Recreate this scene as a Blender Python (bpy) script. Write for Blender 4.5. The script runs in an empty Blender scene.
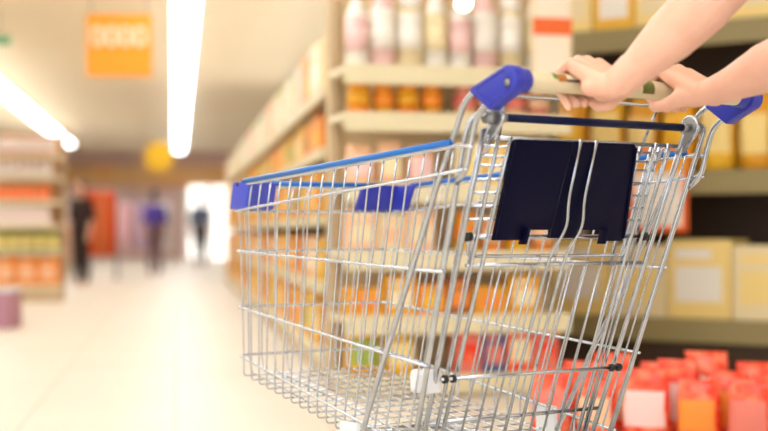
import bpy, bmesh, math, random
from mathutils import Vector, Matrix
random.seed(7)
C = bpy.context.scene.collection
SC = bpy.context.scene
PI = math.pi
H = 0.76                      # camera height (m)

# ------------------------------------------------------------------ materials
def mat(name, col, rough=.5, metal=0., spec=.5, sss=0., coat=0., emit=None, estr=0., noise=None):
    m = bpy.data.materials.new(name); m.use_nodes = True
    nt = m.node_tree; b = nt.nodes['Principled BSDF']
    c = tuple(((x/255)/12.92 if x/255 <= .04045 else ((x/255+.055)/1.055)**2.4) for x in col) + (1,)
    b.inputs['Base Color'].default_value = c
    b.inputs['Roughness'].default_value = rough
    b.inputs['Metallic'].default_value = metal
    b.inputs['Specular IOR Level'].default_value = spec
    b.inputs['Coat Weight'].default_value = coat
    if sss:
        b.inputs['Subsurface Weight'].default_value = sss
        b.inputs['Subsurface Radius'].default_value = (.012, .005, .003)
        b.inputs['Subsurface Scale'].default_value = 1.
    if emit:
        e = tuple(((x/255)/12.92 if x/255 <= .04045 else ((x/255+.055)/1.055)**2.4) for x in emit) + (1,)
        b.inputs['Emission Color'].default_value = e; b.inputs['Emission Strength'].default_value = estr
    if noise:                 # (scale, second colour, amount)
        sc, c2, amt = noise
        c2 = tuple(((x/255)/12.92 if x/255 <= .04045 else ((x/255+.055)/1.055)**2.4) for x in c2) + (1,)
        tc = nt.nodes.new('ShaderNodeTexCoord'); n = nt.nodes.new('ShaderNodeTexNoise')
        n.inputs['Scale'].default_value = sc; n.inputs['Detail'].default_value = 3
        mr = nt.nodes.new('ShaderNodeMapRange'); mr.inputs[1].default_value = .45; mr.inputs[2].default_value = .65
        mr.inputs[4].default_value = amt
        mx = nt.nodes.new('ShaderNodeMix'); mx.data_type = 'RGBA'
        mx.inputs[6].default_value = c; mx.inputs[7].default_value = c2
        nt.links.new(tc.outputs['Object'], n.inputs['Vector']); nt.links.new(n.outputs['Fac'], mr.inputs[0])
        nt.links.new(mr.outputs[0], mx.inputs[0]); nt.links.new(mx.outputs[2], b.inputs['Base Color'])
    return m

ZINC  = mat('zinc_wire', (200,208,220), .22, 1., noise=(40, (180,188,200), .5))
GALV  = mat('galvanised_bar', (190,196,206), .25, 1., noise=(30, (168,175,184), .6))
STEEL = mat('dull_steel', (150,152,156), .45, .9)
RAILB = mat('blue_rail_plastic', (8,104,190), .35, 0, .5)
CAPB  = mat('royal_blue_plastic', (44,54,172), .38, 0, .5)
BUMPB = mat('violet_blue_plastic', (70,82,200), .4, 0, .5)
NAVY  = mat('navy_plastic', (5,5,38), .55, 0, .12)
RODN  = mat('dark_navy_rod', (6,16,60), .45, 0, .2)
BLACK = mat('black_plastic', (18,18,20), .45)
WHITEP= mat('white_plastic', (232,234,240), .4)
SLEEVE= mat('handle_sleeve', (222,208,174), .4, noise=(9, (214,198,160), .5))
GREEN = mat('label_green', (112,140,70), .5)
OLIVE = mat('label_olive', (98,104,40), .5)
BROWN = mat('label_brown', (170,110,50), .5)
CREAM = mat('label_cream', (232,220,190), .5)
REDL  = mat('label_red', (140,30,28), .5)
GREYL = mat('label_grey', (96,86,80), .5)
RUBBER= mat('grey_rubber', (70,70,74), .7)
SKIN  = mat('skin', (234,184,160), .45, 0, .4, sss=.12, noise=(22, (226,168,144), .5))
HAIRM = mat('brown_hair', (60,38,24), .5)

def obj(name, me, m, parent=None, smooth=True):
    o = bpy.data.objects.new(name, me)
    ms = m if isinstance(m, (list, tuple)) else [m]
    if not me.materials:
        for x in ms: me.materials.append(x)
    if smooth and len(me.polygons): me.polygons.foreach_set('use_smooth', [True]*len(me.polygons))
    C.objects.link(o)
    if parent: o.parent = parent
    return o
def tag(o, label=None, cat=None, group=None, kind=None):
    if label: o['label'] = label
    if cat: o['category'] = cat
    if group: o['group'] = group
    if kind: o['kind'] = kind
    return o
def empty(name, loc=(0,0,0), rz=0):
    o = bpy.data.objects.new(name, None); C.objects.link(o); o.location = loc; o.rotation_euler = (0,0,rz)
    o.empty_display_size = .1
    return o
def copy_tree(o, parent=None):
    c = o.copy(); C.objects.link(c)
    if parent: c.parent = parent
    for ch in list(o.children): copy_tree(ch, c)
    return c

class MB:
    """collects verts / faces of ONE mesh"""
    def __init__(s): s.v=[]; s.f=[]; s.mi=[]
    def add(s, vs, fs, mi=0):
        n=len(s.v); s.v += [tuple(x) for x in vs]
        for f in fs: s.f.append(tuple(i+n for i in f)); s.mi.append(mi)
    def tube(s, pts, r, n=8, closed=False, mi=0, fn=None):
        if fn: pts=[fn(*p) for p in pts]
        pts=[Vector(p) for p in pts]
        q=[pts[0]]
        for p in pts[1:]:
            if (p-q[-1]).length>1e-6: q.append(p)
        pts=q; N=len(pts)
        rad=r if isinstance(r,(list,tuple)) else [r]*N
        vs=[]; fs=[]; up=None
        for i,p in enumerate(pts):
            if closed: t=(pts[(i+1)%N]-pts[i-1]).normalized()
            else: t=(pts[min(i+1,N-1)]-pts[max(i-1,0)]).normalized()
            if up is None:
                up=t.orthogonal().normalized()
            else:
                up=(up-t*up.dot(t)).normalized()
            w=t.cross(up); k=1
            if 0<i<N-1 and not closed:
                a=(pts[i]-pts[i-1]).normalized().dot((pts[i+1]-pts[i]).normalized())
                k=min(1.4,1/max(.5,math.sqrt(max(0,(1+a)/2))))
            for j in range(n):
                an=2*PI*j/n
                vs.append(p+(up*math.cos(an)+w*math.sin(an))*rad[i])
        m=N if closed else N-1
        for i in range(m):
            for j in range(n):
                a=i*n+j; b=i*n+(j+1)%n; c=((i+1)%N)*n+(j+1)%n; d=((i+1)%N)*n+j
                fs.append((a,b,c,d))
        if not closed:
            fs.append(tuple(range(n-1,-1,-1))); fs.append(tuple((N-1)*n+j for j in range(n)))
        s.add(vs,fs,mi)
    def box(s, lo, hi, mi=0, fn=None):
        x0,y0,z0=lo; x1,y1,z1=hi
        vs=[(x0,y0,z0),(x1,y0,z0),(x1,y1,z0),(x0,y1,z0),(x0,y0,z1),(x1,y0,z1),(x1,y1,z1),(x0,y1,z1)]
        if fn: vs=[fn(*v) for v in vs]
        s.add(vs,[(0,3,2,1),(4,5,6,7),(0,1,5,4),(1,2,6,5),(2,3,7,6),(3,0,4,7)],mi)
    def lathe(s, prof, n=16, mi=0, M=None, mis=None):
        vs=[];fs=[];ml=[]
        for r,z in prof:
            for j in range(n):
                a=2*PI*j/n; v=Vector((r*math.cos(a),r*math.sin(a),z)); vs.append(M@v if M else v)
        for i in range(len(prof)-1):
            for j in range(n):
                fs.append((i*n+j,i*n+(j+1)%n,(i+1)*n+(j+1)%n,(i+1)*n+j)); ml.append(mis[i] if mis else mi)
        fs.append(tuple(range(n-1,-1,-1))); ml.append(mis[0] if mis else mi)
        fs.append(tuple((len(prof)-1)*n+j for j in range(n))); ml.append(mis[-1] if mis else mi)
        b=len(s.v); s.v+= [tuple(x) for x in vs]
        for f,k in zip(fs,ml): s.f.append(tuple(i+b for i in f)); s.mi.append(k)
    def prism(s, poly, a, b, fn, mi=0):
        """poly of (p,q) swept from a to b; fn(p,q,t) -> point"""
        n=len(poly); vs=[fn(p,q,a) for p,q in poly]+[fn(p,q,b) for p,q in poly]
        fs=[(i,(i+1)%n,n+(i+1)%n,n+i) for i in range(n)]+[tuple(range(n-1,-1,-1)),tuple(range(n,2*n))]
        s.add(vs,fs,mi)
    def mesh(s, name, bevel=0, seg=2, fixn=True):
        me=bpy.data.meshes.new(name); me.from_pydata(s.v,[],s.f)
        me.polygons.foreach_set('material_index', s.mi)
        if fixn or bevel:
            bm=bmesh.new(); bm.from_mesh(me)
            if fixn: bmesh.ops.recalc_face_normals(bm, faces=bm.faces)
            if bevel:
                es=[e for e in bm.edges if len(e.link_faces)==2 and e.calc_face_angle(0)>.5]
                bmesh.ops.bevel(bm, geom=es, offset=bevel, segments=seg, affect='EDGES', profile=.5)
            bm.to_mesh(me); bm.free()
        return me
    def build(s, name, m, parent=None, bevel=0, smooth=True, seg=2):
        o=obj(name, s.mesh(name,bevel,seg), m, parent, smooth)
        if smooth and bevel: flat(o)
        return o
def flat(o, ang=40):
    """sharp edges above an angle"""
    me=o.data; bm=bmesh.new(); bm.from_mesh(me)
    for e in bm.edges:
        if len(e.link_faces)==2 and e.calc_face_angle(0)>math.radians(ang): e.smooth=False
    bm.to_mesh(me); bm.free()
    return o
def fillet(pts, r, n=5):
    """round the corners of a polyline (tuples)"""
    P=[Vector(p) for p in pts]; out=[P[0]]
    for i in range(1,len(P)-1):
        a,b,c=P[i-1],P[i],P[i+1]
        d1=(a-b); d2=(c-b); rr=min(r,d1.length*.49,d2.length*.49)
        s=b+d1.normalized()*rr; e=b+d2.normalized()*rr
        for k in range(n+1):
            t=k/n; out.append(s*(1-t)**2+b*2*t*(1-t)+e*t*t)
    out.append(P[-1])
    return [tuple(p) for p in out]
def lerp(a,b,t): return tuple(x+(y-x)*t for x,y in zip(a,b))

# ------------------------------------------------------------------ camera
cam=bpy.data.objects.new('camera', bpy.data.cameras.new('camera')); C.objects.link(cam); SC.camera=cam
cam.location=(0,0,H); cam.rotation_euler=(PI/2,0,0)
cam.data.sensor_width=36; cam.data.lens=1500/768*36
cam.data.shift_y=(232-215.5)/768
cam.data.clip_end=200
cam.data.dof.use_dof=True; cam.data.dof.focus_distance=3.10; cam.data.dof.aperture_fstop=(cam.data.lens/34.)
cam.data.dof.aperture_blades=0

# ------------------------------------------------------------------ SHOPPING CART
# cart coordinates: u forward, v to the cart's right, z height relative to the camera height
AN=math.radians(34.67934); CO=(.30098,3.02788)
cart=empty('shopping_cart',(CO[0],CO[1],0),PI/2+AN)
tag(cart,'empty wire shopping cart with blue rail, navy seat panel and blue handle ends','shopping cart')
def c(u,v,z): return Vector((u,-v,z+H))
uR=lambda z:-.101-.3616*z
wR=lambda z:.2961+.0692*z
wF=lambda z:.2297+.089*z
uG=lambda z:-.0875-.38*z                         # rear gate plane
RZ={1:.158,2:.111,3:-.074,4:-.255,5:-.424}        # rear heights of the hoop wires
FZ={1:(.797,.109),2:(.822,.050),3:(.826,-.045),4:(.839,-.179),5:(.851,-.296)}
def rear(k,s): z=RZ[k]; return (uR(z),s*wR(z),z)
def front(k,s): u,z=FZ[k]; return (u,s*wF(z),z)
def side(k,s,t): return lerp(rear(k,s),front(k,s),t)
def bot(s,t):
    p=side(5,s,t); return (p[0],p[1]-s*.006,p[2]-.046)

# hoop wires (2..5) : near rear -> near front -> far front -> far rear
for k in (2,3,4,5):
    m=MB(); e=.012
    pr,pl=rear(k,-1),rear(k,1)
    ext=-.012 if k!=2 else -.022
    a=side(k,-1,ext); b=side(k,1,ext)
    m.tube(fillet([a,front(k,-1),front(k,1),b],.022,6),.0032 if k in(3,) else .0034,8,fn=c)
    m.build('hoop_wire',ZINC,cart)
# extra rungs running back to the handle legs on the hoop-two level
# top rail: steel core wire and blue plastic tube
m=MB(); ex=(-.246,.303,.148)
def railp(s): return [(-.212,s*.304,.150),rear(1,s),side(1,s,.5),front(1,s)]
m.tube(fillet([(-.190,-.304,.153),rear(1,-1),(.797,-.2394,.109),(.797,.2394,.109),rear(1,1),(-.186,.304,.153)],.02,6),.0042,8,fn=c)
m.build('rail_core_wire',ZINC,cart)
m=MB(); dz=.0075
m.tube([lerp((uR(.158),-wR(.158),.158+dz),(.797,-.2394,.109+dz),t) for t in (.035,.3,.6,.955)],.0067,10,fn=c)
m.build('side_rail_cover',RAILB,cart)
m=MB(); m.tube([lerp((uR(.158),wR(.158),.158+dz),(.797,.2394,.109+dz),t) for t in (.035,.3,.6,.955)],.0067,10,fn=c)
m.build('side_rail_cover',RAILB,cart)
m=MB(); m.tube([(.797,-.19,.109+dz),(.797,.19,.109+dz)],.0067,10,fn=c)
m.build('front_rail_cover',RAILB,cart)
# side walls and floor: U-shaped wires
NS=19
for s in (-1,1):
    m=MB()
    for i in range(NS):
        t=(i+.55)/NS
        P=[side(k,s,t) for k in (1,2,3,4,5)]
        b=bot(s,t)
        inner=.0055
        P=[(p[0],p[1]-s*inner,p[2]) for p in P]
        P.append((b[0],P[-1][1],b[2])); P.append((b[0],P[-1][1]-s*.03,b[2]))
        P=[P[0]]+P[1:-2]+fillet(P[-3:],.010,4)[1:]
        m.tube(P,.0021,6,fn=c)
    m.build('side_wires',ZINC,cart)
m=MB()
for i in range(NS):
    t=(i+.55)/NS
    a=bot(-1,t); b=bot(1,t)
    m.tube([(a[0],a[1]+.033,a[2]),(b[0],b[1]-.033,b[2])],.0021,6,fn=c)
m.build('floor_cross_wires',ZINC,cart)
# front wall: L-shaped wires that run back along the floor
NF=11
mf=MB(); mfl=MB()
for i in range(NF):
    q=(i+.5)/NF
    P=[]
    for k in (1,2,3,4,5):
        a=front(k,-1); b=front(k,1); p=lerp(a,b,.02+.96*q); P.append((p[0]-.0055,p[1],p[2]))
    a=bot(-1,1);b=bot(1,1); pb=lerp(a,b,.02+.96*q); pb=(P[-1][0]-.002,pb[1],pb[2]+.0042)
    a=bot(-1,0.02);b=bot(1,0.02); pr=lerp(a,b,.06+.88*q); pr=(pr[0],pr[1],pr[2]+.0042)
    f=fillet([P[-1],pb,pr],.016,4)
    mf.tube(P[:-1]+f[:5],.0021,6,fn=c)
    mfl.tube([f[4],f[-1]],.0021,6,fn=c)
mf.build('front_wires',ZINC,cart); mfl.build('floor_long_wires',ZINC,cart)
# corner bumpers on the front
for s in (-1,1):
    m=MB(); th=.012
    p0=front(1,s); p1=front(2,s)
    zt=.118; zb=.054
    def B(u,v,z): return c(u,v,z)
    ut=lambda z:.797+(.109-z)*.42+.004; vt=lambda z:wF(z)+.004
    # outline in plan (L), swept in z with the slant of the corner
    plan=[(.0,.0),(-.075,.0),(-.075,-.010),(-.012,-.012),(-.012,-.115),(.006,-.115),(.010,-.02),(.006,-.004)]
    n=len(plan)
    vs=[];
    for z in (zb,zt):
        for du,dv in plan: vs.append(c(ut(z)+du,s*(vt(z)+dv+.004-(.014 if s>0 else 0)),z))
    m.add(vs,[tuple(range(n)),tuple(range(n,2*n))]+[(i,(i+1)%n,n+(i+1)%n,n+i) for i in range(n)])
    bmp=m.build('corner_bumper',CAPB if s>0 else BUMPB,cart,bevel=.0035)
    g=MB(); g.tube([(.775,s*(wF(.114)+.009),.112),(.779,s*(wF(.114)-.006),.112)],.0048,10,fn=c)
    g.build('rail_socket',BLACK,bmp)

# handle legs : P (front leg), R (rear leg with hook), Q (rear basket post)
for s in (-1,1):
    m=MB()
    m.tube(fillet([(-.205,s*.299,.262),(-.160,s*.299,.236),(-.128,s*.297,.180),(-.079,s*.298,.094),(.037,s*.290,-.112),(.138,s*.278,-.273),(.213,s*.272,-.408),(.235,s*.268,-.445)],.018,5),.0056,10,fn=c)
    m.build('handle_leg',GALV,cart)
    m=MB()
    m.tube(fillet([(-.258,s*.303,.242),(-.205,s*.303,.2135),(-.187,s*.303,.172),(-.171,s*.303,.113),(-.137,s*.300,.090)],.02,5),.0056,10,fn=c)
    m.build('handle_leg',GALV,cart)
    m=MB(); q=lambda z,d=0:(uR(z)-.002,s*(wR(z)-.006),z)
    m.tube(fillet([(-.196,s*.262,.212),(-.188,s*.296,.214),q(.185),q(.0),q(-.2),q(-.47)],.022,5),.0056,10,fn=c)
    m.build('rear_post',GALV,cart)
    m=MB()                                          # rung between post and leg
    m.tube([(-.14,s*.3,.115),(-.176,s*.305,.113)],.0036,8,fn=c)
    m.build('rung',ZINC,cart)

# handle bar with blue ends
hb=MB(); HU,HZ=-.295,.265
hb.tube([(HU,v,HZ) for v in (-.285,-.12,0,.12,.285)],.0172,28,fn=c)
bar=hb.build('handle_bar',SLEEVE,cart); flat(bar)
def patch(name,v0,v1,a0,a1,m,off=.0006,lab=None):
    """printed patch wrapped on the sleeve, angles in degrees from straight back (towards pusher) to up"""
    g=MB(); n=10; vs=[];fs=[]
    for i in range(n+1):
        an=math.radians(a0+(a1-a0)*i/n); r=.0172+off
        for v in (v0,v1): vs.append(c(HU-r*math.cos(an),v,HZ+r*math.sin(an)))
    for i in range(n): fs.append((2*i,2*i+1,2*i+3,2*i+2))
    g.add(vs,fs); o=g.build(name,m,bar)
    if lab: o['label']=lab
    return o
patch('printed_label',-.205,-.15,8,100,CREAM,.0004)
patch('printed_label',-.216,-.205,20,95,GREEN,.0006)
patch('printed_label',-.206,-.185,5,60,BROWN,.0008)
patch('printed_label',-.186,-.158,4,22,GREYL,.0008)
patch('printed_label',-.160,-.143,10,48,REDL,.001)
patch('printed_label',.0,.03,-30,75,OLIVE,.0006)
patch('printed_label',.018,.03,30,95,GREEN,.0009)
patch('printed_label',.055,.06,60,100,GREYL,.0008)
patch('printed_label',.07,.0735,30,70,GREYL,.0008)
patch('printed_label',.065,.078,66,71,GREYL,.0009)
for s in (-1,1):
    # side plate outline (u,z): round around the bar, running forward-down to the legs
    cx,cz,R=-.298,.264,.0265
    pts=[]
    for k in range(15):
        an=math.radians(68+ (235-68)*k/14)
        pts.append((cx+R*math.cos(an),cz+R*math.sin(an)))
    pts=pts+[(-.262,.222),(-.250,.214),(-.196,.250),(-.193,.257)]
    m=MB(); m.prism(pts,s*.288,s*.315,lambda p,q,t:c(p,t,q))
    cap=m.build('handle_end_cap',CAPB,cart,bevel=.0035)
    g=MB(); inset=[(cx+(u-cx)*.74+.006,cz+(z-cz)*.74-.002) for u,z in pts]
    ring=[(u,s*.3156,z) for u,z in inset]
    g.tube(ring,.0012,6,closed=True,fn=c); g.build('rim_line',CAPB,cap)
    g=MB(); ax=Matrix.Translation(c(HU,0,HZ))
    prof=[(.0195,.266),(.0218,.269),(.0222,.288),(.0215,.292)]
    vs=[];fs=[];n=24
    for r,v in prof:
        for j in range(n):
            a=2*PI*j/n; vs.append(c(HU+r*math.cos(a),s*v,HZ+r*math.sin(a)))
    for i in range(3):
        for j in range(n): fs.append((i*n+j,i*n+(j+1)%n,(i+1)*n+(j+1)%n,(i+1)*n+j))
    fs+= [tuple(range(n)),tuple(range(3*n,4*n))]
    g.add(vs,fs); flat(g.build('cap_collar',CAPB,cap))
    g=MB(); g.tube([(-.303,s*.312,.259),(-.303,s*.3162,.259)],.0095,16,fn=c); g.build('screw_recess',BLACK,cap)
    g=MB(); g.tube([(-.303,s*.314,.259),(-.303,s*.3175,.259)],.0065,14,fn=c)
    g.tube([(-.303,s*.317,.259),(-.303,s*.3185,.259)],.003,8,fn=c); sc=g.build('screw',STEEL,cap); sc['label']='round steel screw'

# ------------------------------------------------------------------ rear gate
gate=MB()
gate.tube([(-.190,-.236,.209),(-.190,.236,.209)],.0078,12,fn=c)
rod=gate.build('gate_hinge_rod',RODN,cart); rod['label']='dark navy hinge rod across the back'
for s in (-1,1):
    m=MB()                                          # teardrop eye plate
    e=[(-.190+.021*math.cos(a),.210+.021*math.sin(a)) for a in [math.radians(x) for x in range(-20,201,20)]]+[(-.196,.180),(-.172,.168)]
    m.prism(e,s*.247,s*.252,lambda p,q,t:c(p,t,q)); ey=m.build('hinge_plate',STEEL,cart,bevel=.0012)
    g=MB(); loop=[(-.190+.021*math.cos(a),.210+.021*math.sin(a)) for a in [math.radians(x) for x in range(-40,221,15)]]
    g.tube([(-.150,s*.252,.160)]+[(u,s*.250,z) for u,z in loop]+[(-.172,s*.252,.163)],.0044,8,fn=c); g.build('hinge_loop',GALV,ey)
    g=MB(); g.tube([(-.190,s*.228,.209),(-.190,s*.244,.209)],.009,12,fn=c); g.build('rod_end',STEEL,ey)
    g=MB(); g.tube([(-.190,s*.252,.209),(-.190,s*.275,.209)],.0125,14,fn=c); g.build('hinge_boss',STEEL,ey)
gt=MB(); gt.tube([(uG(.174),-.247,.174),(uG(.174),.262,.174)],.0042,8,fn=c)
gt.build('gate_top_wire',GALV,cart)
def gp(v,z,o=0,zs=True): return (uG(z)+o,v,z)
for s in (-1,1):                                    # thick side bars of the gate
    m=MB(); m.tube([gp(s*(.2465+.05*z)+ (0.002*s),z,-.004) for z in (.190,.05,-.1,-.25,-.46)],.0054,10,fn=c)
    m.build('gate_side_bar',GALV,cart)
gm=[-.136,-.098,-.060,.046,.084,.123,.160,.197]
for v in gm:
    m=MB(); m.tube([gp(v*1.0,z,-.004) for z in (-.062,-.2,-.43)],.0024,6,fn=c)
    m.build('gate_wire',GALV,cart)
for s,v0 in ((-1,.186),(1,.182)):                   # medium bars that reach the top wire
    m=MB(); m.tube([gp(s*(v0+.004*(z>0)),z,-.006) for z in (.178,.09,-.1,-.25,-.43)],.0042,8,fn=c); m.build('gate_bar',GALV,cart)
for s in (-1,1):
    m=MB(); m.tube([gp(s*(.2145+.03*z),z,-.006) for z in (.178,.09,-.1,-.25,-.43)],.0036,8,fn=c); m.build('gate_bar',GALV,cart)
for v in (-.0225,.018):                             # two central bars bent over the panel
    m=MB(); P=[gp(v+.001,.178,-.012),gp(v,.062,-.020),gp(v+.009,.012,-.026),gp(v-.001,-.05,-.008),gp(v-.003,-.25,-.006),gp(v-.001,-.43,-.006)]
    m.tube(fillet(P,.02,4),.0036,8,fn=c); m.build('gate_center_bar',GALV,cart)
m=MB(); m.tube([gp(-.222,-.0635,-.002),gp(.236,-.0635,-.002)],.0040,8,fn=c); m.build('gate_cross_wire',GALV,cart)
m=MB(); m.tube([gp(-.233,-.376,.0),gp(.233,-.376,.0)],.0040,8,fn=c); m.build('gate_cross_wire',GALV,cart)
m=MB(); m.tube(fillet([gp(.205,0.0,.012),gp(.196,-.048,.012),gp(-.214,-.046,.012),gp(-.222,0,.012)],.014,4),.0038,8,fn=c); m.build('seat_lower_wire',GALV,cart)
# lower locking rod with bolts
m=MB(); m.tube([(-.007,-.238,-.284),(-.007,.238,-.284)],.0036,8,fn=c); br=m.build('locking_rod',GALV,cart)
for s in (-1,1):
    g=MB(); g.tube([(-.007,s*.205,-.284),(-.007,s*.212,-.284)],.008,10,fn=c); g.tube([(-.007,s*.224,-.284),(-.007,s*.232,-.284)],.0085,10,fn=c)
    b=g.build('bolt_collar',BLACK,br)
# white buffer inside
for s in (-1,):
    m=MB(); m.box((.015,s*.262,-.314),(.066,s*.215,-.268),fn=c); w=m.build('white_buffer',WHITEP,cart,bevel=.009,seg=3); w['label']='white plastic buffer clipped inside the rear corner'
# folded child seat: grid, rod and navy panel
seat=MB()
for i,z in enumerate([.160,.142,.125,.099,.074,.049,.024]):
    seat.tube([gp(-.236,z,.018),gp(.222,z,.018)],.0026,6,fn=c)
for v in (-.232,-.198,.17,.2,.222): seat.tube([gp(v,z,.020) for z in (.172,.05,-.06)],.0038,8,fn=c)
seat.build('child_seat_grid',ZINC,cart)
for s in (-1,1):
    m=MB(); m.tube([gp(s*.232+.014*math.cos(a)*0,.158+.012*math.sin(a),.012+.012*math.cos(a)) for a in [2*PI*k/12 for k in range(12)]],.003,6,closed=True,fn=c); m.build('seat_ring',ZINC,cart)
m=MB(); m.tube([gp(-.236,-.009,.004),gp(.236,-.009,.004)],.0044,8,fn=c); sr=m.build('seat_pivot_rod',GALV,cart)
for s in (-1,1):
    g=MB(); g.tube([gp(s*.222,-.009,.004),gp(s*.236,-.009,.004)],.009,12,fn=c); g.build('bolt_collar',BLACK,sr)
pm=MB()
top=[(-.177,.168),(-.170,.1735),(.128,.1735),(.136,.168)]
botm=[(.166,-.018),(.109,-.018),(.107,.004),(.038,.004),(.036,-.012),(-.030,-.012),(-.033,.004),(-.094,.004),(-.097,-.016),(-.170,-.016)]
pm.prism([(v-.008,z) for v,z in top+botm],-.012,-.003,lambda v,z,t:c(*gp(v,z,t)))
panel=pm.build('seat_cover_panel',NAVY,cart,bevel=.0016)
panel['label']='dark navy plastic cover panel over the folded child seat'
for v0,v1 in ((-.178,-.171),(.136,.166)):
    g=MB(); a=-.185 if v0<0 else .127; b=-.178 if v0<0 else .157
    g.tube([gp(a,.166,-.013),gp(b,-.012,-.013)],.003,8,fn=c); g.build('panel_edge_rib',NAVY,panel)
for v in (-.104,.101):
    g=MB(); g.box((-.022,v-.004,-.024),(-.003,v+.004,.008),fn=lambda o,vv,z:c(*gp(vv,z,o))); g.build('panel_clip',NAVY,panel,bevel=.001)
g=MB(); g.box((-.0128,-.0405,-.01),(-.0115,-.0395,.172),fn=lambda o,vv,z:c(*gp(vv,z,o))); g.build('panel_seam',BLACK,panel)
# child seat back-rest loop standing up behind the handle
m=MB()
m.tube(fillet([(-.10,-.185,.12),(-.165,-.205,.252),(-.165,.188,.252),(-.10,.172,.12)],.018,5),.0034,8,fn=c); m.build('seat_back_loop',GALV,cart)

# white brackets, chassis and casters (below the frame of the photo)
for s in (-1,1):
    m=MB(); m.box((.235,s*.262,-.50),(.30,s*.272,-.392),fn=c); br=m.build('chassis_bracket',WHITEP,cart,bevel=.003)
    br['label']='white bracket hooked over the lower basket wire'
    g=MB()
    g.tube(fillet([(.60,s*.205,-.47),(.42,s*.235,-.48),(.27,s*.258,-.49),(.10,s*.265,-.56),(.02,s*.265,-.645)],.05,5),.011,10,fn=c)
    g.tube(fillet([(.27,s*.258,-.49),(.45,s*.23,-.60),(.62,s*.21,-.628)],.05,5),.011,10,fn=c)
    g.tube([(.02,s*.265,-.638),(.62,s*.21,-.628)],.011,10,fn=c)
    g.build('chassis_rail',GALV,cart)
g=MB()
for u,w in ((.60,.205),): g.tube([(u,-w,-.47),(u,w,-.47)],.009,10,fn=c)
g.tube([(.02,-.265,-.638),(.02,.265,-.638)],.009,10,fn=c); g.tube([(.62,-.21,-.628),(.62,.21,-.628)],.009,10,fn=c)
g.build('chassis_crossbar',GALV,cart)
for s in (-1,1):
    for u,w,zt in ((.02,.265,-.638),(.62,.21,-.628)):
        m=MB()
        for d in (-1,1): m.box((u-.035,s*w+d*.018-.0015,-.76+.05),(u+.015,s*w+d*.018+.0015,zt-.004),fn=c)
        m.box((u-.035,s*w-.019,zt-.012),(u+.02,s*w+.019,zt-.006),fn=c)
        cs=m.build('caster_fork',STEEL,cart)
        g=MB(); prof=[(.05,-.012),(.0595,-.010),(.0595,.010),(.05,.012)]
        n=24; vs=[];fs=[]
        for r,v in prof:
            for j in range(n):
                a=2*PI*j/n; vs.append(c(u-.015+r*math.cos(a),s*w+v,-.7+r*math.sin(a)))
        for i in range(3):
            for j in range(n): fs.append((i*n+j,i*n+(j+1)%n,(i+1)*n+(j+1)%n,(i+1)*n+j))
        fs+=[tuple(range(n)),tuple(range(3*n,4*n))]
        g.add(vs,fs); flat(g.build('caster_wheel',RUBBER,cs))

# ------------------------------------------------------------------ PEOPLE
def capsule(m, a, b, r0, r1, n=14, flat_=None):
    """tapered capsule between two points (closed)"""
    a=Vector(a); b=Vector(b); t=(b-a); L=t.length; t=t.normalized() if L>1e-9 else Vector((0,0,1))
    pts=[];rad=[]
    for k in range(5):
        an=PI/2*(1-k/5); pts.append(a-t*r0*math.sin(an)); rad.append(max(1e-4,r0*math.cos(an)))
    for k in range(6):
        an=PI/2*(k/5); pts.append(b+t*r1*math.sin(an)); rad.append(max(1e-4,r1*math.cos(an)))
    base=len(m.v)
    m.tube(pts,rad,n)
    if flat_:                                       # (centre, axis, factor): squash along an axis
        ctr,ax,k=flat_; ctr=Vector(ctr); ax=Vector(ax).normalized()
        for i in range(base,len(m.v)):
            p=Vector(m.v[i]); d=(p-ctr).dot(ax); m.v[i]=tuple(p+ax*d*(k-1))
def chain(m, pts, rads, n=14):
    for i in range(len(pts)-1): capsule(m,pts[i],pts[i+1],rads[i],rads[i+1],n)
def ellipsoid(m, ctr, rx, ry, rz, M=None, n=18):
    vs=[];fs=[];k=12
    for i in range(k+1):
        th=PI*i/k
        for j in range(n):
            ph=2*PI*j/n; v=Vector((rx*math.sin(th)*math.cos(ph)+1e-5*math.cos(ph),ry*math.sin(th)*math.sin(ph)+1e-5*math.sin(ph),rz*math.cos(th)))
            if M: v=M@v
            vs.append(v+Vector(ctr))
    for i in range(k):
        for j in range(n): fs.append((i*n+j,(i+1)*n+j,(i+1)*n+(j+1)%n,i*n+(j+1)%n))
    fs+=[tuple(range(n-1,-1,-1))[::-1],tuple(range(k*n,(k+1)*n))]
    m.add(vs,fs)
def melt(name, m, voxel, smooth, material, parent, it=6):
    """union the overlapping solids into one continuous skin"""
    me=m.mesh(name+'_raw'); o=bpy.data.objects.new(name+'_raw',me); C.objects.link(o)
    r=o.modifiers.new('r','REMESH'); r.mode='VOXEL'; r.voxel_size=voxel; r.adaptivity=0
    s=o.modifiers.new('s','SMOOTH'); s.factor=smooth; s.iterations=it
    dg=bpy.context.evaluated_depsgraph_get(); dg.update()
    out=bpy.data.meshes.new_from_object(o.evaluated_get(dg)); out.name=name; out.materials.clear()
    bpy.data.objects.remove(o)
    return obj(name,out,material,parent)

Fv=Vector((-math.sin(AN),math.cos(AN),0)); Rv=Vector((math.cos(AN),math.sin(AN),0)); Zv=Vector((0,0,1))
def cw(u,v,z): return Vector((CO[0],CO[1],0))+Fv*u+Rv*v+Zv*(z+H)

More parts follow.
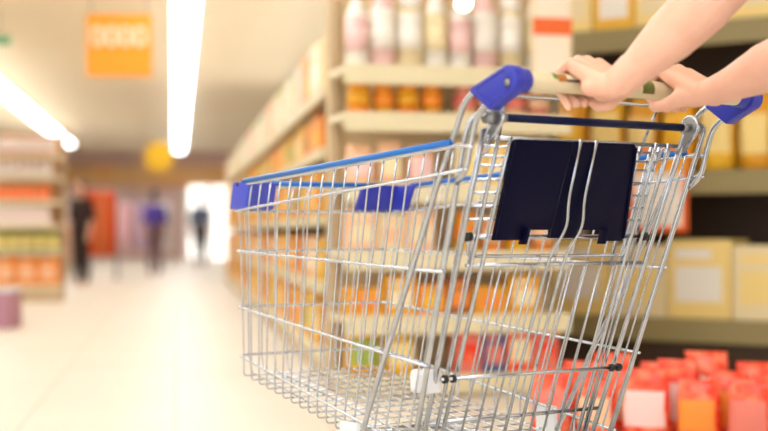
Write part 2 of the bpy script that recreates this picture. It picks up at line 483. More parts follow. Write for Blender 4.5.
def hand(m, org, sx, wrist_to, thumb, pinky_drop=0.):
    """org = point on bar axis; sx=+1 left hand (thumb to +R), -1 right hand"""
    L=lambda x,y,z: org+Rv*(x*sx)+Fv*y+Zv*z
    spec=[ # x, mcp, pip, dip, tip, r
     ('index', .0345,(-.003,.0400),(.0285,.0215),(.0275,-.0120),(.007,-.0305),.0088),
     ('middle',.0125,(.001,.0430),(.0300,.0215),(.0285,-.0130),(.007,-.0315),.0090),
     ('ring', -.0095,(-.001,.0420),(.0290,.0210),(.0275,-.0130),(.005,-.0310-pinky_drop*.3),.0085),
     ('pinky',-.0300,(-.007,.0365),(.0255,.0215),(.0260,-.0110),(.003,-.0305-pinky_drop),.0076)]
    for nm,x,mc,pi,di,ti,r in spec:
        x*=1.10; r*=1.2; mc=(mc[0],mc[1]*1.04)
        xs=x*.96
        chain(m,[L(x,*mc),L(xs,*pi),L(xs*.97,*di),L(xs*.92,*ti)],[r*1.1,r*1.0,r*.95,r*.86],12)
        capsule(m,L(x*.8,-.052,.002),L(x,-.012,.0265),.0125,.0095,10)            # palm flesh against the bar
        capsule(m,L(x*.62,-.080,-.004),L(x,mc[0],mc[1]-.001),.0185,r*1.15,12)      # metacarpal
    # web between the metacarpals
    capsule(m,L(.012,-.06,.010),L(.022,-.012,.030),.015,.012); capsule(m,L(-.012,-.06,.010),L(-.020,-.014,.028),.015,.011)
    # heel of the hand
    capsule(m,L(-.022,-.082,-.012),L(-.027,-.050,-.010),.021,.0165)
    capsule(m,L(.018,-.078,-.012),L(.034,-.050,-.016),.021,.018)
    capsule(m,L(0,-.078,-.012),L(.004,-.048,-.016),.021,.018)
    t=thumb
    chain(m,[L(.022,-.068,-.008),L(*t[0]),L(*t[1]),L(*t[2])],[.019,.0155,.0125,.0105],12)
    return L

def forearm(m, L, elbow, shoulder, r_el=.043):
    wl=L(-.012,-.088,-.010); wr=L(.012,-.088,-.010); w=L(0,-.090,-.010)
    e=Vector(elbow); s=Vector(shoulder); ax=(e-w).normalized()
    for wx in (wl,wr):
        capsule(m,wx,wx+ax*.05,.0230,.0265,14)
    mid=w.lerp(e,.5)
    chain(m,[w+ax*.01,w+ax*.06,mid,w.lerp(e,.78),e],[.026,.034,.047,.051,.046],18)
    chain(m,[e,e.lerp(s,.45),s],[.045,.046,.054],18)

pc=Vector((.815,2.375,0))                            # where the pusher stands
person=empty('person',(pc.x,pc.y,0),0)
tag(person,'person gripping the cart handle with both bare hands, arms reaching in from the right','person')
bm_=MB()
OL=cw(HU,-.136,HZ); OR=cw(HU,.098,HZ)
LL=hand(bm_,OL,1,None,[(.040,-.046,-.022),(.046,-.022,-.034),(.040,.0,-.037)],.010)
LR=hand(bm_,OR,-1,None,[(.042,-.046,-.021),(.060,-.033,-.031),(.076,-.024,-.033)],0)
shL=pc-Rv*.17+Zv*1.37; shR=pc+Rv*.17+Zv*1.37
elL=Vector((.584,2.535,H+.425)); elR=Vector((.778,2.625,H+.336))
forearm(bm_,LL,elL,shL); forearm(bm_,LR,elR,shR)
def torso(m, pc, grow=0., parts='all', sc=1., F=Fv, R=Rv):
    P=lambda r,f,z: pc+R*(r*sc)+F*(f*sc)+Zv*(z*sc)
    if parts in('all','shirt'):
        for z,w,d in ((1.36,.12,.075),(1.25,.125,.1),(1.12,.10,.09),(1.0,.115,.09)):
            capsule(m,P(-w+.05,0,z),P(w-.05,0,z),d*sc+grow,d*sc+grow)
        capsule(m,P(0,0,1.0),P(0,.0,1.34),.095*sc+grow,.095*sc+grow)
        capsule(m,P(-.16,0,1.37),P(.16,0,1.37),.058*sc+grow,.058*sc+grow)
        capsule(m,P(-.06,.05,1.23),P(.06,.05,1.23),.07*sc+grow,.07*sc+grow)
    if parts in('all','legs'):
        capsule(m,P(-.06,-.01,.95),P(.06,-.01,.95),.112*sc+grow,.112*sc+grow)
        for s in(-1,1):
            chain(m,[P(s*.085,0,.93),P(s*.09,.01,.5),P(s*.095,-.02,.3),P(s*.095,-.03,.1)],[.088*sc+grow,.06*sc+grow,.056*sc+grow,.04*sc+grow])
    if parts=='all':
        capsule(m,P(0,0,1.38),P(0,.015,1.5),.052*sc,.05*sc)
        for s in(-1,1): capsule(m,P(s*.095,-.04,.035),P(s*.1,.11,.025),.036*sc,.026*sc)
        Mz=Matrix.Rotation(math.atan2(F.y,F.x)-PI/2,3,'Z')
        ellipsoid(m,P(0,.03,1.62),.072*sc,.09*sc,.112*sc,Mz)
        ellipsoid(m,P(0,.055,1.55),.05*sc,.055*sc,.05*sc,Mz)           # jaw
        capsule(m,P(0,.118,1.63),P(0,.13,1.595),.009*sc,.013*sc)        # nose
        capsule(m,P(-.02,.103,1.555),P(.02,.103,1.555),.008*sc,.008*sc) # mouth
        for s in(-1,1): ellipsoid(m,P(s*.074,.015,1.61),.01*sc,.02*sc,.03*sc,Mz)
torso(bm_,pc)
BL=lambda m:[setattr(m,'v',[tuple(Vector(v)-pc) for v in m.v])]
BL(bm_)
body=melt('body',bm_,.0032,.5,SKIN,person,7)
m=MB(); torso(m,pc,.010,'shirt')
for sh,el in((shL,elL),(shR,elR)): capsule(m,sh,sh.lerp(el,.42),.062,.056)
BL(m); melt('shirt',m,.010,.5,mat('white_cotton',(226,226,228),.8),person)
m=MB(); torso(m,pc,.012,'legs'); BL(m); melt('trousers',m,.010,.5,mat('denim',(44,58,92),.85,noise=(60,(54,70,106),.6)),person)
def hairmesh(pc,sc,F,R,long_=.0):
    m=MB(); P=lambda r,f,z: pc+R*(r*sc)+F*(f*sc)+Zv*(z*sc)
    Mz=Matrix.Rotation(math.atan2(F.y,F.x)-PI/2,3,'Z')
    ellipsoid(m,P(0,.008,1.655),.084*sc,.092*sc,.098*sc,Mz); ellipsoid(m,P(0,-.04,1.58-long_*.4),.07*sc,.05*sc,(.1+long_)*sc,Mz)
    return m
m=hairmesh(pc,1.,Fv,Rv,.12); BL(m); melt('hair',m,.010,.4,HAIRM,person)
for s in(-1,1):
    m=MB(); P=lambda r,f,z: pc+Rv*r+Fv*f+Zv*z
    capsule(m,P(s*.095,-.05,.04),P(s*.1,.11,.034),.043,.034)
    m.v=[(x,y,max(z,.0)) for x,y,z in m.v]; BL(m)
    melt('shoe',m,.008,.4,mat('canvas_shoe',(210,210,214),.7),person)
# ---------- shoppers far away
def shopper(loc, rz, sc, top, bottom, hairc, label, long_=.0, legs=True):
    p=empty('person',loc,0)
    tag(p,label,'person')
    F=Vector((-math.sin(rz),math.cos(rz),0)); R=Vector((math.cos(rz),math.sin(rz),0)); o=Vector((0,0,0))
    m=MB(); torso(m,o,0,'all',sc,F,R)
    for s in(-1,1):
        sh=(R*s*.17+Zv*1.37)*sc; el=(R*s*.225+Zv*1.1-F*.02)*sc; wr=(R*s*.22+Zv*.86+F*.06)*sc
        chain(m,[sh,el,wr,wr-Zv*.08*sc+F*.02*sc],[.05*sc,.042*sc,.03*sc,.035*sc])
        for k in range(5): capsule(m,wr-Zv*.08*sc+F*(.02*(k-2)*sc*.8),wr-Zv*(.16-.02*abs(k-2))*sc+F*(.02*(k-2)*sc),.01*sc,.008*sc,8)
    melt('body',m,.009,.5,SKIN,p)
    m=MB(); torso(m,o,.014,'shirt',sc,F,R)
    for s in(-1,1):
        sh=(R*s*.17+Zv*1.37)*sc; el=(R*s*.225+Zv*1.1-F*.02)*sc; capsule(m,sh,el,.064*sc,.056*sc)
    melt('shirt',m,.014,.5,top,p)
    m=MB(); torso(m,o,.014,'legs',sc,F,R); melt('trousers',m,.014,.5,bottom,p)
    m=hairmesh(o,sc,F,R,long_); melt('hair',m,.014,.4,hairc,p)
    return p
DARK=mat('dark_brown_cloth',(52,38,36),.9); PURP=mat('purple_cloth',(84,66,160),.8); MAUV=mat('mauve_cloth',(120,90,96),.9)
BLKH=mat('black_hair',(34,26,24),.5); JEAN=mat('grey_blue_cloth',(88,96,120),.9)
shopper((-4.28,21.2,0),2.6,.86,DARK,DARK,BLKH,'far shopper in dark brown clothes standing at the end of the left display',.1)
shopper((-4.05,26.5,0),.4,.86,PURP,MAUV,BLKH,'far shopper in a purple top in the middle of the aisle end',.0)
shopper((-3.98,32.5,0),.2,.9,JEAN,DARK,BLKH,'far shopper in blue grey beside the bright glass door',.05)

# ------------------------------------------------------------------ ROOM
def aisle(Y): return -.139*(Y)                      # the aisle runs along this direction
AD=math.atan(.139)                                   # heading of the aisle, left of +Y
def tile_mat():
    m=mat('floor_tiles',(246,226,192),.22,0,.35); nt=m.node_tree; b=nt.nodes['Principled BSDF']
    tc=nt.nodes.new('ShaderNodeTexCoord'); mp=nt.nodes.new('ShaderNodeMapping'); mp.inputs['Rotation'].default_value=(0,0,-AD)
    br=nt.nodes.new('ShaderNodeTexBrick'); br.offset=0; br.inputs['Scale'].default_value=1.
    br.inputs['Brick Width'].default_value=.6; br.inputs['Row Height'].default_value=.6; br.inputs['Mortar Size'].default_value=.004
    s=lambda c_:tuple(((x/255+.055)/1.055)**2.4 for x in c_)+(1,)
    br.inputs['Color1'].default_value=s((234,227,214)); br.inputs['Color2'].default_value=s((231,223,209)); br.inputs['Mortar'].default_value=s((206,192,170))
    n=nt.nodes.new('ShaderNodeTexNoise'); n.inputs['Scale'].default_value=3
    nt.links.new(tc.outputs['Object'],mp.inputs['Vector']); nt.links.new(mp.outputs[0],br.inputs['Vector']); nt.links.new(br.outputs['Color'],b.inputs['Base Color'])
    mr=nt.nodes.new('ShaderNodeMapRange'); mr.inputs[3].default_value=.36; mr.inputs[4].default_value=.5
    nt.links.new(tc.outputs['Object'],n.inputs['Vector']); nt.links.new(n.outputs['Fac'],mr.inputs[0]); nt.links.new(mr.outputs[0],b.inputs['Roughness'])
    return m
def struct(name,m_,material,bevel=0):
    o=m_.build(name,material,None,bevel,smooth=False); o['kind']='structure'; return o
XL,XR,YB,YF,ZC=-17.,7.,-3.,42.,3.0
m=MB(); m.box((XL,YB,-.1),(XR,YF,0)); struct('floor',m,tile_mat())
m=MB(); m.box((XL,YB,ZC),(XR,YF,ZC+.1)); struct('ceiling',m,mat('ceiling_paint',(250,234,204),.8,noise=(.6,(248,230,198),.6)))
wallm=mat('wall_paint',(246,236,226),.8)
m=MB(); m.box((XL-.2,YB,0),(XL,YF,ZC)); struct('wall_left',m,wallm)
m=MB(); m.box((XR,YB,0),(XR+.2,YF,ZC)); struct('wall_right',m,wallm)
m=MB(); m.box((XL,YF,0),(XR,YF+.2,ZC)); struct('wall_back',m,mat('back_wall_paint',(236,204,196),.8))
m=MB(); m.box((XL,YF-.25,2.05),(XR,YF-.02,2.62)); struct('trim_1',m,mat('brown_fascia',(232,186,128),.7,noise=(1.2,(236,172,96),.8)))
# bright glass door in the back wall
dr=empty('door_1',(-4.85,YF-.02,0)); dr['kind']='structure'
m=MB(); m.box((-.72,-.12,0),(-.6,.0,2.3)); m.box((.6,-.12,0),(.72,0,2.3)); m.box((-.72,-.12,2.3),(.72,0,2.5)); m.box((-.05,-.1,0),(.05,0,2.3)); m.build('door_frame',mat('door_white',(246,244,238),.5),dr,smooth=False)
DG=mat('daylit_glass',(250,250,250),.1,emit=(255,250,244),estr=1.3)
for x0,x1 in((-.6,-.05),(.05,.6)):
    m=MB(); m.box((x0,-.05,0.02),(x1,-.03,2.3)); m.build('door_pane',DG,dr,smooth=False)
# strip lights: continuous rows parallel to the aisle
LM=mat('strip_light_diffuser',(255,252,240),.4,emit=(249,251,255),estr=7.)
LH=mat('strip_light_housing',(240,240,236),.5)
def strip(x0,y0,y1,label):
    L=(y1-y0)/math.cos(AD); o=empty('ceiling_light',(x0-.139*y0,y0,ZC),AD)
    tag(o,label,'ceiling light')
    m=MB(); m.box((-.15,0,-.05),(.15,L,0)); m.build('light_housing',LH,o,smooth=False)
    m=MB(); m.box((-.125,.02,-.085),(.125,L-.02,-.05)); m.build('light_diffuser',LM,o,bevel=.01,smooth=False)
    return o
strip(.10,-2.5,40.5,'long white strip light running down the ceiling above the middle of the aisle')
strip(-2.66,-2.5,37.5,'long white strip light slanting into the picture at the left edge')
strip(4.9,-2.5,5.,'white strip light added out of view at right for more even light')  # added lamp, kept short so it stays out of view
strip(-7.4,-2.5,33.,'white strip light added out of view far to the left for more even light')  # unseen extra row, added to even out the lighting

# ------------------------------------------------------------------ PRODUCTS
def col(n,c_,r=.45,noise=None): return mat('pack_'+n,c_,r,noise=noise)
PK=dict(yellow=col('yellow',(240,186,40)),gold=col('gold',(228,160,30)),orange=col('orange',(240,140,40)),cream=col('cream',(240,222,178)),
        white=col('white',(244,238,228)),peach=col('peach',(240,190,150)),red=col('red',(238,58,26),.25,noise=(22,(250,150,110),.7)),pink=col('pink',(240,200,196)),  # red: pale noise patches are highlights put into the colour
        green=col('green',(150,170,70)),brown=col('brown',(150,80,34)),dark=col('dark',(60,40,26)),blue=col('blue',(70,90,140)),teal=col('teal',(160,200,180)),
        lemon=col('lemon',(246,218,140)),rose=col('rose',(226,120,104)))
MESH={}
def carton_mesh(w,d,h,a,b):
    k=('carton',w,d,h,a,b)
    if k not in MESH:
        m=MB(); m.box((-w/2,-d/2,0),(w/2,d/2,h))
        me=m.mesh('carton',bevel=min(.008,w*.06))
        q=MB(); q.v=[tuple(v.co) for v in me.vertices]; q.f=[tuple(p.vertices) for p in me.polygons]; q.mi=[0]*len(q.f)
        q.box((-w*.36,-d/2-.002,h*.22),(w*.36,-d/2+.002,h*.66),1); q.box((-w*.36,-d/2-.002,h*.76),(w*.2,-d/2+.002,h*.88),1)
        me2=q.mesh('carton'); me2.materials.append(PK[a]); me2.materials.append(PK[b]); MESH[k]=me2
    return MESH[k]
def bottle_mesh(r,h,a,b):
    k=('bottle',r,h,a,b)
    if k not in MESH:
        m=MB(); m.lathe([(r*.9,0),(r,.01),(r,h*.2),(r*1.01,h*.2),(r*1.01,h*.55),(r,h*.55),(r,h*.64),(r*.45,h*.84),(r*.36,h*.88),(r*.4,h*.88),(r*.4,h)],14,mis=[0,0,0,1,1,1,0,0,0,1,1])
        me=m.mesh('bottle'); me.materials.append(PK[a]); me.materials.append(PK[b]); MESH[k]=me
    return MESH[k]
def jar_mesh(r,h,a,b):
    k=('jar',r,h,a,b)
    if k not in MESH:
        m=MB(); m.lathe([(r*.85,0),(r,.012),(r,h*.25),(r*1.01,h*.25),(r*1.01,h*.62),(r,h*.62),(r,h*.74),(r*.82,h*.82),(r*.86,h*.82),(r*.86,h*.98),(r*.8,h)],14,mis=[0,0,0,1,1,1,0,0,1,1,1])
        me=m.mesh('jar'); me.materials.append(PK[a]); me.materials.append(PK[b]); MESH[k]=me
    return MESH[k]
def bag_mesh(w,d,h,a,b,seed=0):
    k=('bag',w,d,h,a,b,seed)
    if k not in MESH:
        rr=random.Random(seed); m=MB(); n=20; prof=[(.80,0),(.96,.04),(1,.2),(.98,.45),(.96,.7),(.93,.86),(.90,.93),(.92,1.)]; dep=[.8,.96,1,1,.85,.5,.22,.14]
        vs=[];fs=[];ml=[]
        for i,(s,z) in enumerate(prof):
            for j in range(n):
                an=2*PI*j/n; ca,sa=math.cos(an),math.sin(an); kx=math.copysign(abs(ca)**.7,ca); ky=math.copysign(abs(sa)**.7,sa)
                dd=dep[i]/s
                vs.append((w/2*s*kx*(1+rr.uniform(-.05,.05)),d/2*s*ky*dd*(1+rr.uniform(-.06,.06)),h*z))
        for i in range(len(prof)-1):
            for j in range(n):
                an=2*PI*(j+.5)/n; fs.append((i*n+j,i*n+(j+1)%n,(i+1)*n+(j+1)%n,(i+1)*n+j)); ml.append(1 if (i in(2,3) and math.sin(an)<-.5) else 0)
        fs.append(tuple(range(n-1,-1,-1))); ml.append(0); fs.append(tuple((len(prof)-1)*n+j for j in range(n))); ml.append(0)
        m.v=vs;m.f=fs;m.mi=ml; me=m.mesh('bag'); me.materials.append(PK[a]); me.materials.append(PK[b]); MESH[k]=me
    return MESH[k]
def place(name,me,loc,rz,label,cat,group):
    o=bpy.data.objects.new(name,me); C.objects.link(o); o.location=loc; o.rotation_euler=(0,0,rz)
    if not me.get('sm'):
        me.polygons.foreach_set('use_smooth',[name!='carton']*len(me.polygons)); me['sm']=1
    return tag(o,label,cat,group)
BOARD=mat('shelf_board',(214,200,160),.5); RAILP=mat('price_rail',(226,214,176),.4); UPR=mat('shelf_upright',(206,182,146),.5); BACKP=mat('shelf_back',(196,156,108),.7); DARKB=mat('dark_back_and_plinth_shade',(58,40,24),.7)
BOARDC=mat('shelf_board_olive',(150,136,92),.5)
def shelving(p0,ang,L,depth,zs,top,label,bays=1,board=BOARD,backm=BACKP,lip=.05,plinth=None):
    """p0 front-left corner; the front runs along local x, depth goes to local +y"""
    o=empty('shelving_unit',(p0[0],p0[1],0),ang); tag(o,label,'shelving')
    m=MB(); m.box((0,depth-.03,0),(L,depth,top)); m.build('back_panel',backm,o,smooth=False)
    for i in range(bays+1):
        x=L*i/bays; x0=min(max(x-.02,0),L-.04)
        m=MB(); m.box((x0,depth-.075,0),(x0+.04,depth-.031,top)); m.build('upright',UPR,o,smooth=False)
        for z in zs:
            pass
    for z in zs:
        m=MB(); m.box((.0,0.012,z-.03),(L,depth-.08,z)); s=m.build('shelf',board,o,smooth=False)
        g=MB(); g.box((0,-.004,z-lip),(L,.0115,z+.004)); g.build('price_rail',board if board is BOARDC else RAILP,s,smooth=False)
    m=MB(); m.box((0,.03,0),(L,depth-.08,min(zs)-.032)); m.build('plinth',plinth or UPR,o,smooth=False)
    return o
def loc2(p0,ang,x,y,z): return (p0[0]+x*math.cos(ang)-y*math.sin(ang),p0[1]+x*math.sin(ang)+y*math.cos(ang),z)
def row(p0,ang,x0,x1,z,items,label,cat,group,y=None,gap=.008,tiers=1,jit=.01,turn=0.):
    """items: list of (kind,args) cycled along a shelf, as individual objects"""
    x=x0;i=0
    while True:
        kind,a=items[i%len(items)]
        if kind=='carton': w=a[0]; d=a[1]; h=a[2]; me=carton_mesh(*a)
        elif kind=='bottle': w=2*a[0]; d=w; h=a[1]; me=bottle_mesh(*a)
        elif kind=='jar': w=2*a[0]*1.02; d=w; h=a[1]; me=jar_mesh(*a)
        else: w=a[0]*1.08; d=a[1]; h=a[2]; me=bag_mesh(*a,seed=i%3)
        if x+w>x1: break
        yy=(y if y is not None else .03)+d/2+random.uniform(0,jit)
        for t in range(tiers):
            place(kind,me,loc2(p0,ang,x+w/2,yy,z+t*h+.0005),ang+random.uniform(-turn,turn),label,cat,group)
        x+=w+gap; i+=1

# --- unit C : right shelving
AC=math.radians(-35); PC=(.89,8.40); LC=2.45
shelving(PC,AC,LC,.50,[.30,1.08,1.86],2.75,'tall shelving at the right edge with yellow packs and dark gaps',1,BOARDC,DARKB,.12,DARKB)  # dark plinth: shadow under the lowest board put into its colour
row(PC,AC,.03,LC-.02,.30,[('carton',(.36,.25,.42,'lemon','white')),('carton',(.33,.25,.39,'cream','lemon'))],'cream carton with pale label on the lowest board of the right shelving','carton','cream cartons on the right shelving',y=.02)
row(PC,AC,.03,LC-.02,1.08,[('bag',(.19,.18,.44,'gold','yellow')),('bag',(.20,.18,.48,'yellow','lemon')),('bag',(.18,.18,.42,'gold','lemon'))],'plump yellow bag on the middle board of the right shelving','bag','yellow bags on the right shelving')
row(PC,AC,.03,LC-.02,1.86,[('carton',(.26,.24,.32,'lemon','cream')),('carton',(.24,.24,.30,'yellow','white'))],'yellow carton on the top board of the right shelving','carton','yellow cartons on top of the right shelving')
# red bags piled in front of unit C
PB=(.43,5.12); AB=math.radians(-30)
bn=empty('display_bin',(PB[0],PB[1],0),AB); tag(bn,'low display bin piled with red bags at the right','bin')
m=MB(); m.box((0,0,.0),(1.6,.5,.06)); m.build('bin_base',UPR,bn,smooth=False)
m=MB()
m.tube([(0,0,.06),(1.6,0,.06),(1.6,.5,.06),(0,.5,.06)],.01,6,closed=True)
m.build('bin_rail',GALV,bn)
for j,(yy,z,nm) in enumerate(((.10,.071,'front'),(.255,.071,'middle'),(.41,.071,'rear'))):
    k=.02*j
    row(PB,AB,.03+.05*j,1.58,z,[('bag',(.15,.10,.215+k,'red','rose')),('bag',(.14,.095,.19+k,'red','peach')),('bag',(.16,.10,.235+k,'red','pink')),('bag',(.145,.10,.205+k,'red','orange'))],
        'glossy red bag in the %s row of the low display bin at right'%nm,'bag',nm+' row of red bags',y=yy-.05,gap=.012,turn=.22)
# promotional sign hung from the middle board of unit C
def sign(name,loc,rz,w,h,face,edge,label,cat='sign',band=None,t=.012):
    o=empty(name,loc,rz); tag(o,label,cat)
    m=MB(); m.box((-w/2,0,-h/2),(w/2,t,h/2)); m.build('sign_border',edge,o,bevel=.003,smooth=False)
    b=min(w,h)*.09; m=MB(); m.box((-w/2+b,-.002,-h/2+b),(w/2-b,0,h/2-b)); m.build('sign_face',face,o,smooth=False)
    if band:
        z0,z1,bm=band; m=MB(); m.box((-w/2+b*.2,-.004,z0),(w/2-b*.2,-.002,z1)); m.build('sign_band',bm,o,smooth=False)
    return o
SW=mat('sign_white',(250,240,230),.5); SO=mat('sign_orange',(244,108,40),.5); SOL=mat('sign_light_orange',(250,170,50),.5)
sc_=loc2(PC,AC,.71,-.03,.945)
sg=sign('shelf_sign',(sc_[0],sc_[1],.985),AC,.34,.45,SW,SO,'white shelf sign with orange border hanging behind the cart at right',band=(.09,.19,SOL))
m=MB(); 
for s in(-1,1): m.tube([(s*.09,.006,.22),(s*.09,.014,.24)],.004,6)
m.build('sign_hook',STEEL,sg)
# --- unit B : shelving facing the camera behind the cart
AB2=math.radians(14); PBB=(-.177,6.8); LB=1.09
shelving(PBB,AB2,LB,.42,[.10,.375,.67,.98,1.305,1.52],2.1,'shelving behind the cart basket with rows of orange and cream packs',1,mat('shelf_board_cream',(236,224,190),.5),mat('shelf_back_tan',(226,200,156),.7),.085)
row(PBB,AB2,.03,.52,1.305,[('jar',(.055,.145,'orange','gold')),('jar',(.05,.14,'gold','orange'))],'orange jar on the upper board behind the handle end','jar','orange jars behind the cart')
row(PBB,AB2,.54,LB-.03,1.305,[('jar',(.055,.14,'peach','rose')),('jar',(.055,.145,'rose','peach'))],'peach pink jar on the upper board behind the handle','jar','peach jars behind the cart')
row(PBB,AB2,.02,LB-.03,1.52,[('bottle',(.055,.36,'white','pink')),('bottle',(.06,.42,'pink','white')),('jar',(.06,.34,'cream','white')),('bottle',(.055,.40,'white','cream'))],'pale bottle or jar on the top board of the shelving behind the cart','bottle','pale bottles on the top board')
row(PBB,AB2,.02,.52,.98,[('bag',(.13,.12,.18,'peach','pink')),('bag',(.12,.12,.2,'peach','cream'))],'peach bag on the board level with the blue rail','bag','peach bags behind the cart')
row(PBB,AB2,.54,LB-.03,.98,[('carton',(.13,.12,.2,'cream','lemon')),('carton',(.12,.12,.19,'yellow','cream'))],'cream carton on the board behind the navy panel','carton','cream cartons behind the panel')
row(PBB,AB2,.02,.52,.67,[('carton',(.14,.14,.19,'peach','cream')),('carton',(.12,.14,.17,'cream','peach'))],'pale peach carton on the third board behind the basket','carton','peach cartons behind the basket')
row(PBB,AB2,.54,LB-.03,.67,[('jar',(.06,.18,'yellow','orange')),('jar',(.055,.16,'orange','peach'))],'yellow and orange jar on the third board behind the cart gate','jar','yellow jars behind the gate')
row(PBB,AB2,.02,LB-.03,.375,[('carton',(.17,.15,.13,'gold','orange')),('carton',(.15,.15,.18,'gold','cream')),('carton',(.13,.15,.14,'orange','yellow')),('carton',(.12,.15,.17,'brown','orange'))],'gold, orange or brown carton on the second lowest board behind the cart','carton','low cartons behind the cart')
row(PBB,AB2,.02,.52,.10,[('bag',(.16,.14,.24,'gold','green')),('bag',(.15,.14,.22,'yellow','lemon'))],'yellow green bag on the lowest board behind the cart','bag','yellow green bags behind the cart')
row(PBB,AB2,.54,LB-.03,.10,[('carton',(.12,.14,.22,'rose','red')),('carton',(.11,.14,.2,'blue','rose')),('carton',(.13,.14,.24,'red','cream'))],'red or blue carton on the lowest board behind the gate','carton','red and blue cartons behind the gate')
# tall poster on the end of unit B
ps=loc2(PBB,AB2,.985,-.03,0)
sign('poster',(ps[0],ps[1],1.74),AB2,.20,.66,mat('poster_white',(250,236,214),.5),mat('poster_cream',(246,224,190),.5),'tall white poster with an orange band beside the dark shelf gap','poster',(-.06,.02,SO))
# a small lamp clipped on the top of unit B (the round bright glare)
lo=loc2(PBB,AB2,.52,-.14,1.66)
lp=empty('spotlight',(lo[0],lo[1],1.80),0); tag(lp,'small bright spotlight above the pale bottles left of the poster','lamp')
m=MB(); m.tube([(0,.0,0),(0,.02,0)],.035,16); m.build('lamp_face',mat('lamp_glow',(255,255,255),.4,emit=(255,252,240),estr=6),lp)
m=MB(); m.tube([(0,.021,0),(0,.10,.0)],[.04,.03],16); m.tube([(0,.07,.0),(0,.20,.16),(0,.52,.29)],.008,8); m.build('lamp_housing',WHITEP,lp)

# --- unit A : long shelving along the right side of the aisle
AA=PI/2+AD; 
# front must face the aisle (left): run from far to near so that local +y points away from the aisle
YA0,YA1=22.5,7.45
fx=lambda Y:-.19-.139*(Y-6.6)
AAn=-PI/2+AD; PA=(fx(YA0),YA0); LA=(YA0-YA1)/math.cos(AD)
# local x: towards the camera; local +y = to the right of the aisle
shelving(PA,AAn,LA,.55,[.16,.50,.84,1.18,1.48],1.62,'long shelving along the right side of the aisle full of orange and yellow packs',8,BOARD,BACKP,.05)
pal=[['orange','yellow'],['gold','cream'],['yellow','orange'],['gold','orange'],['orange','brown'],['gold','green'],['peach','white'],['yellow','lemon']]
names=['lowest','second','third','fourth','top']
for zi,z in enumerate([.16,.50,.84,1.18,1.48]):
    rnd=random.Random(zi+3)
    its=[]
    for k in range(9):
        a,b=rnd.choice(pal if zi<4 else [['cream','white'],['peach','pink'],['white','cream'],['orange','yellow'],['green','cream']])
        its.append(('carton',(.30+.04*(k%3),.28,(.24,.22,.25,.2,.30)[zi]+.02*(k%2),a,b)))
    row(PA,AAn,.05,LA-.05,z,its,'orange, yellow or cream carton on the %s board of the long aisle shelving'%names[zi],'carton','cartons on the %s board of the aisle shelving'%names[zi],gap=.02)
def uplight(loc,ang,L,label):  # added glowing trough, there only to brighten the ceiling
    o=empty('added_uplight',loc,ang); tag(o,label,'ceiling light')
    m=MB(); m.box((0,0,0),(L,.02,.14)); m.box((0,.18,0),(L,.20,.14)); m.box((0,.02,0),(L,.18,.02)); m.build('added_light_trough',LH,o,smooth=False)
    m=MB(); m.box((.02,.03,.022),(L-.02,.17,.06)); m.build('added_light_tube',UPM,o,smooth=False)
    return o
UPM=mat('added_uplight_glow',(255,250,240),.4,emit=(252,250,246),estr=5.5)
ul=loc2(PA,AAn,0,.52,1.62); uplight((ul[0],ul[1],1.62),AAn,LA,'white uplight trough added on top of the long aisle shelving to brighten the ceiling')
# --- left display stand and left shelving
PD=(-4.24,16.2); LD=.74; ADs=math.radians(6)
shelving(PD,ADs,LD,.5,[.18,.56,.84,1.10,1.36,1.60],1.85,'tall tiered display stand at the left with orange boxes below and green packs',1,BOARD,mat('stand_back',(220,170,130),.7),.04)
tiers=[(.18,('carton',(.22,.2,.30,'orange','peach')),'orange carton low on the tiered stand at left'),(.56,('bag',(.12,.12,.2,'green','lemon')),'green bag on the second tier of the left stand'),
 (.84,('carton',(.11,.12,.19,'white','pink')),'white carton on the third tier of the left stand'),(1.10,('carton',(.14,.12,.16,'orange','red')),'orange and red carton on the fourth tier of the left stand'),
 (1.36,('bottle',(.04,.18,'pink','white')),'pink bottle on the fifth tier of the left stand'),(1.60,('jar',(.06,.18,'rose','white')),'rose jar on the top tier of the left stand')]
for z,it,lab in tiers: row(PD,ADs,.03,LD-.03,z,[it],lab,it[0],lab.split(' on ')[0].split(' low')[0]+'s on the left stand')
PE=(-5.0,17.4); AE=PI/2+AD; LE=15.
PEs=(-4.55-.139*0,17.2)
shelving((-4.62,17.6),AE,LE,.55,[.2,.55,.9,1.25],1.75,'long shelving along the left side of the aisle with pink and teal packs',6,BOARD,mat('left_back',(226,196,170),.7),.05)
for zi,z in enumerate([.2,.55,.9,1.25]):
    its=[('carton',(.42,.3,.25,a,b)) for a,b in ([('orange','peach'),('rose','cream'),('orange','white')],[('pink','white'),('orange','peach'),('teal','white')],[('teal','white'),('pink','white'),('white','pink')],[('teal','green'),('white','pink'),('pink','rose')])[zi]]
    row((-4.62,17.6),AE,.05,LE-.05,z,its,'pale pink, teal or orange carton on the %s board of the left aisle shelving'%names[zi],'carton','cartons on the %s board of the left shelving'%names[zi],gap=.03)
ul=loc2((-4.62,17.6),AE,0,.52,1.75); uplight((ul[0],ul[1],1.75),AE,LE,'white uplight trough added on top of the left aisle shelving to brighten the ceiling')
# near bin at the left edge
m=MB(); 
nb=empty('display_bin',(-3.10,11.9,0),.0); tag(nb,'small mauve display bin cut by the left edge of the picture','bin')
m.box((-.25,-.2,0),(.18,.2,.30)); m.build('bin_body',mat('mauve_bin',(180,130,150),.6),nb,bevel=.01,smooth=False)
m=MB(); m.tube([(-.25,-.2,.3),(.18,-.2,.3),(.18,.2,.3),(-.25,.2,.3)],.012,8,closed=True); m.build('bin_rim',WHITEP,nb)
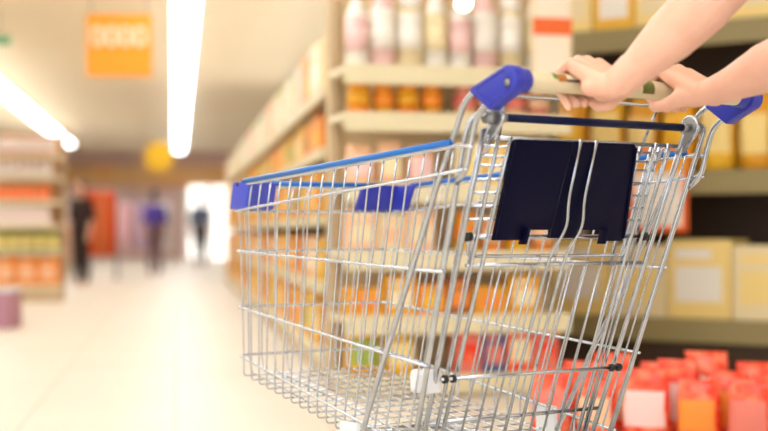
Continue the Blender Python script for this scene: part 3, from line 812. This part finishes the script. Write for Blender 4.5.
# --- clothes racks at the far end
def rack(x,y,n,mats,label,glabel,w):
    o=empty('clothes_rack',(x,y,0),0); tag(o,label,'rack')
    m=MB(); m.tube([(-w/2,0,0),(-w/2,0,1.5),(w/2,0,1.5),(w/2,0,0)],.02,8); m.build('rack_frame',STEEL,o)
    for s in(-1,1):
        m=MB(); m.tube([(s*w/2,-.25,.02),(s*w/2,.25,.02)],.02,8); m.build('rack_foot',STEEL,o)
    for i in range(n):
        xx=x-w/2+w*(i+.5)/n
        g=empty('hanging_dress',(xx,y,1.48),0); tag(g,glabel,'dress','dresses on the rack: '+glabel)
        q=MB(); q.tube(fillet([(-.0,-.18,-.08),(0,0,-.02),(0,.18,-.08)],.05,4),.006,6); q.tube([(0,0,-.02),(0,0,.03)],.004,6); q.build('hanger',WHITEP,g)
        q=MB(); ww=w/n*.42; pr=[(-1.1,.24),(-.6,.19),(-.3,.16),(-.12,.2),(-.06,.07)]
        vs=[];fs=[];N=16
        for z,r in pr:
            for j in range(N):
                a=2*PI*j/N; rr=1+.12*math.sin(5*a); vs.append((ww*rr*math.cos(a),r*rr*math.sin(a),z))
        for k in range(len(pr)-1):
            for j in range(N): fs.append((k*N+j,k*N+(j+1)%N,(k+1)*N+(j+1)%N,(k+1)*N+j))
        fs+=[tuple(range(N)),tuple(range((len(pr)-1)*N,len(pr)*N))]
        q.add(vs,fs); q.build('dress_body',mats[i%len(mats)],g)
    return o
OR1=mat('orange_cloth',(240,96,36),.85); OR2=mat('light_orange_cloth',(244,140,84),.85); PKC=mat('pink_cloth',(240,190,196),.85); WHC=mat('white_cloth',(244,232,228),.85); LIL=mat('lilac_cloth',(206,178,206),.85)
rack(-4.62,24.2,4,[OR2,OR1],'far clothes rack hung with orange dresses at the end of the aisle','orange dress on the far rack',.62)
rack(-6.1,34.,6,[PKC,LIL,WHC],'far clothes rack with pink and lilac dresses left of the bright door','pink, lilac or white dress on the farther rack',2.6)
rack(-8.6,35.,5,[WHC,PKC],'far clothes rack with pale dresses behind the left shelving','pale dress on the leftmost far rack',2.2)

# --- hanging signs
hs=empty('hanging_sign',(-2.12,12.0,2.255),AD*.5); tag(hs,'square orange ceiling sign with blurred white lettering','sign')
m=MB(); m.box((-.26,0,-.25),(.26,.02,.25)); m.build('sign_panel',mat('sign_amber',(250,160,20),.5),hs,bevel=.004,smooth=False)
m=MB()
for i in range(4):
    x=-.17+.112*i
    ring=[(x+.042*math.cos(a),-.006,.07+.072*math.sin(a)) for a in [2*PI*k/16 for k in range(16)]]
    m.tube(ring,.016,6,closed=True)
m.build('sign_lettering',mat('sign_pale_lettering',(255,240,210),.5),hs)
m=MB()
for s in(-1,1): m.tube([(s*.22,.01,.25),(s*.22,.01,ZC-2.255)],.004,6)
m.build('sign_rod',STEEL,hs)
bl=empty('hanging_sign',(-4.5,30.,2.27),0); tag(bl,'round yellow sign hanging from the far ceiling next to the strip light','sign')
m=MB(); m.tube([(0,-.02,0),(0,.02,0)],.30,32); flat(m.build('sign_disc',mat('sign_yellow',(250,196,30),.5),bl))
m=MB(); m.tube([(0,0,.29),(0,0,ZC-2.27)],.006,6); m.build('sign_rod',STEEL,bl)
ex=empty('ceiling_sign',(-3.84,15.,2.68),0); tag(ex,'small green sign hanging at the upper left edge','sign')
m=MB(); m.box((-.12,0,-.05),(.10,.03,.05)); m.build('sign_panel',mat('sign_green',(120,180,130),.5),ex,bevel=.004,smooth=False)
m=MB(); m.tube([(-.01,.015,.05),(-.01,.015,ZC-2.68)],.005,6); m.build('sign_rod',STEEL,ex)

# ------------------------------------------------------------------ LIGHT
w=bpy.data.worlds.new('world'); SC.world=w; w.use_nodes=True
bg=w.node_tree.nodes['Background']; bg.inputs[0].default_value=(.97,.985,1.,1); bg.inputs[1].default_value=1.5
SC.view_settings.view_transform='Standard'; SC.view_settings.look='None'; SC.view_settings.gamma=1; SC.view_settings.exposure=.5
SC.view_settings.use_curve_mapping=False
try: SC.cycles.use_denoising=True
except Exception: pass
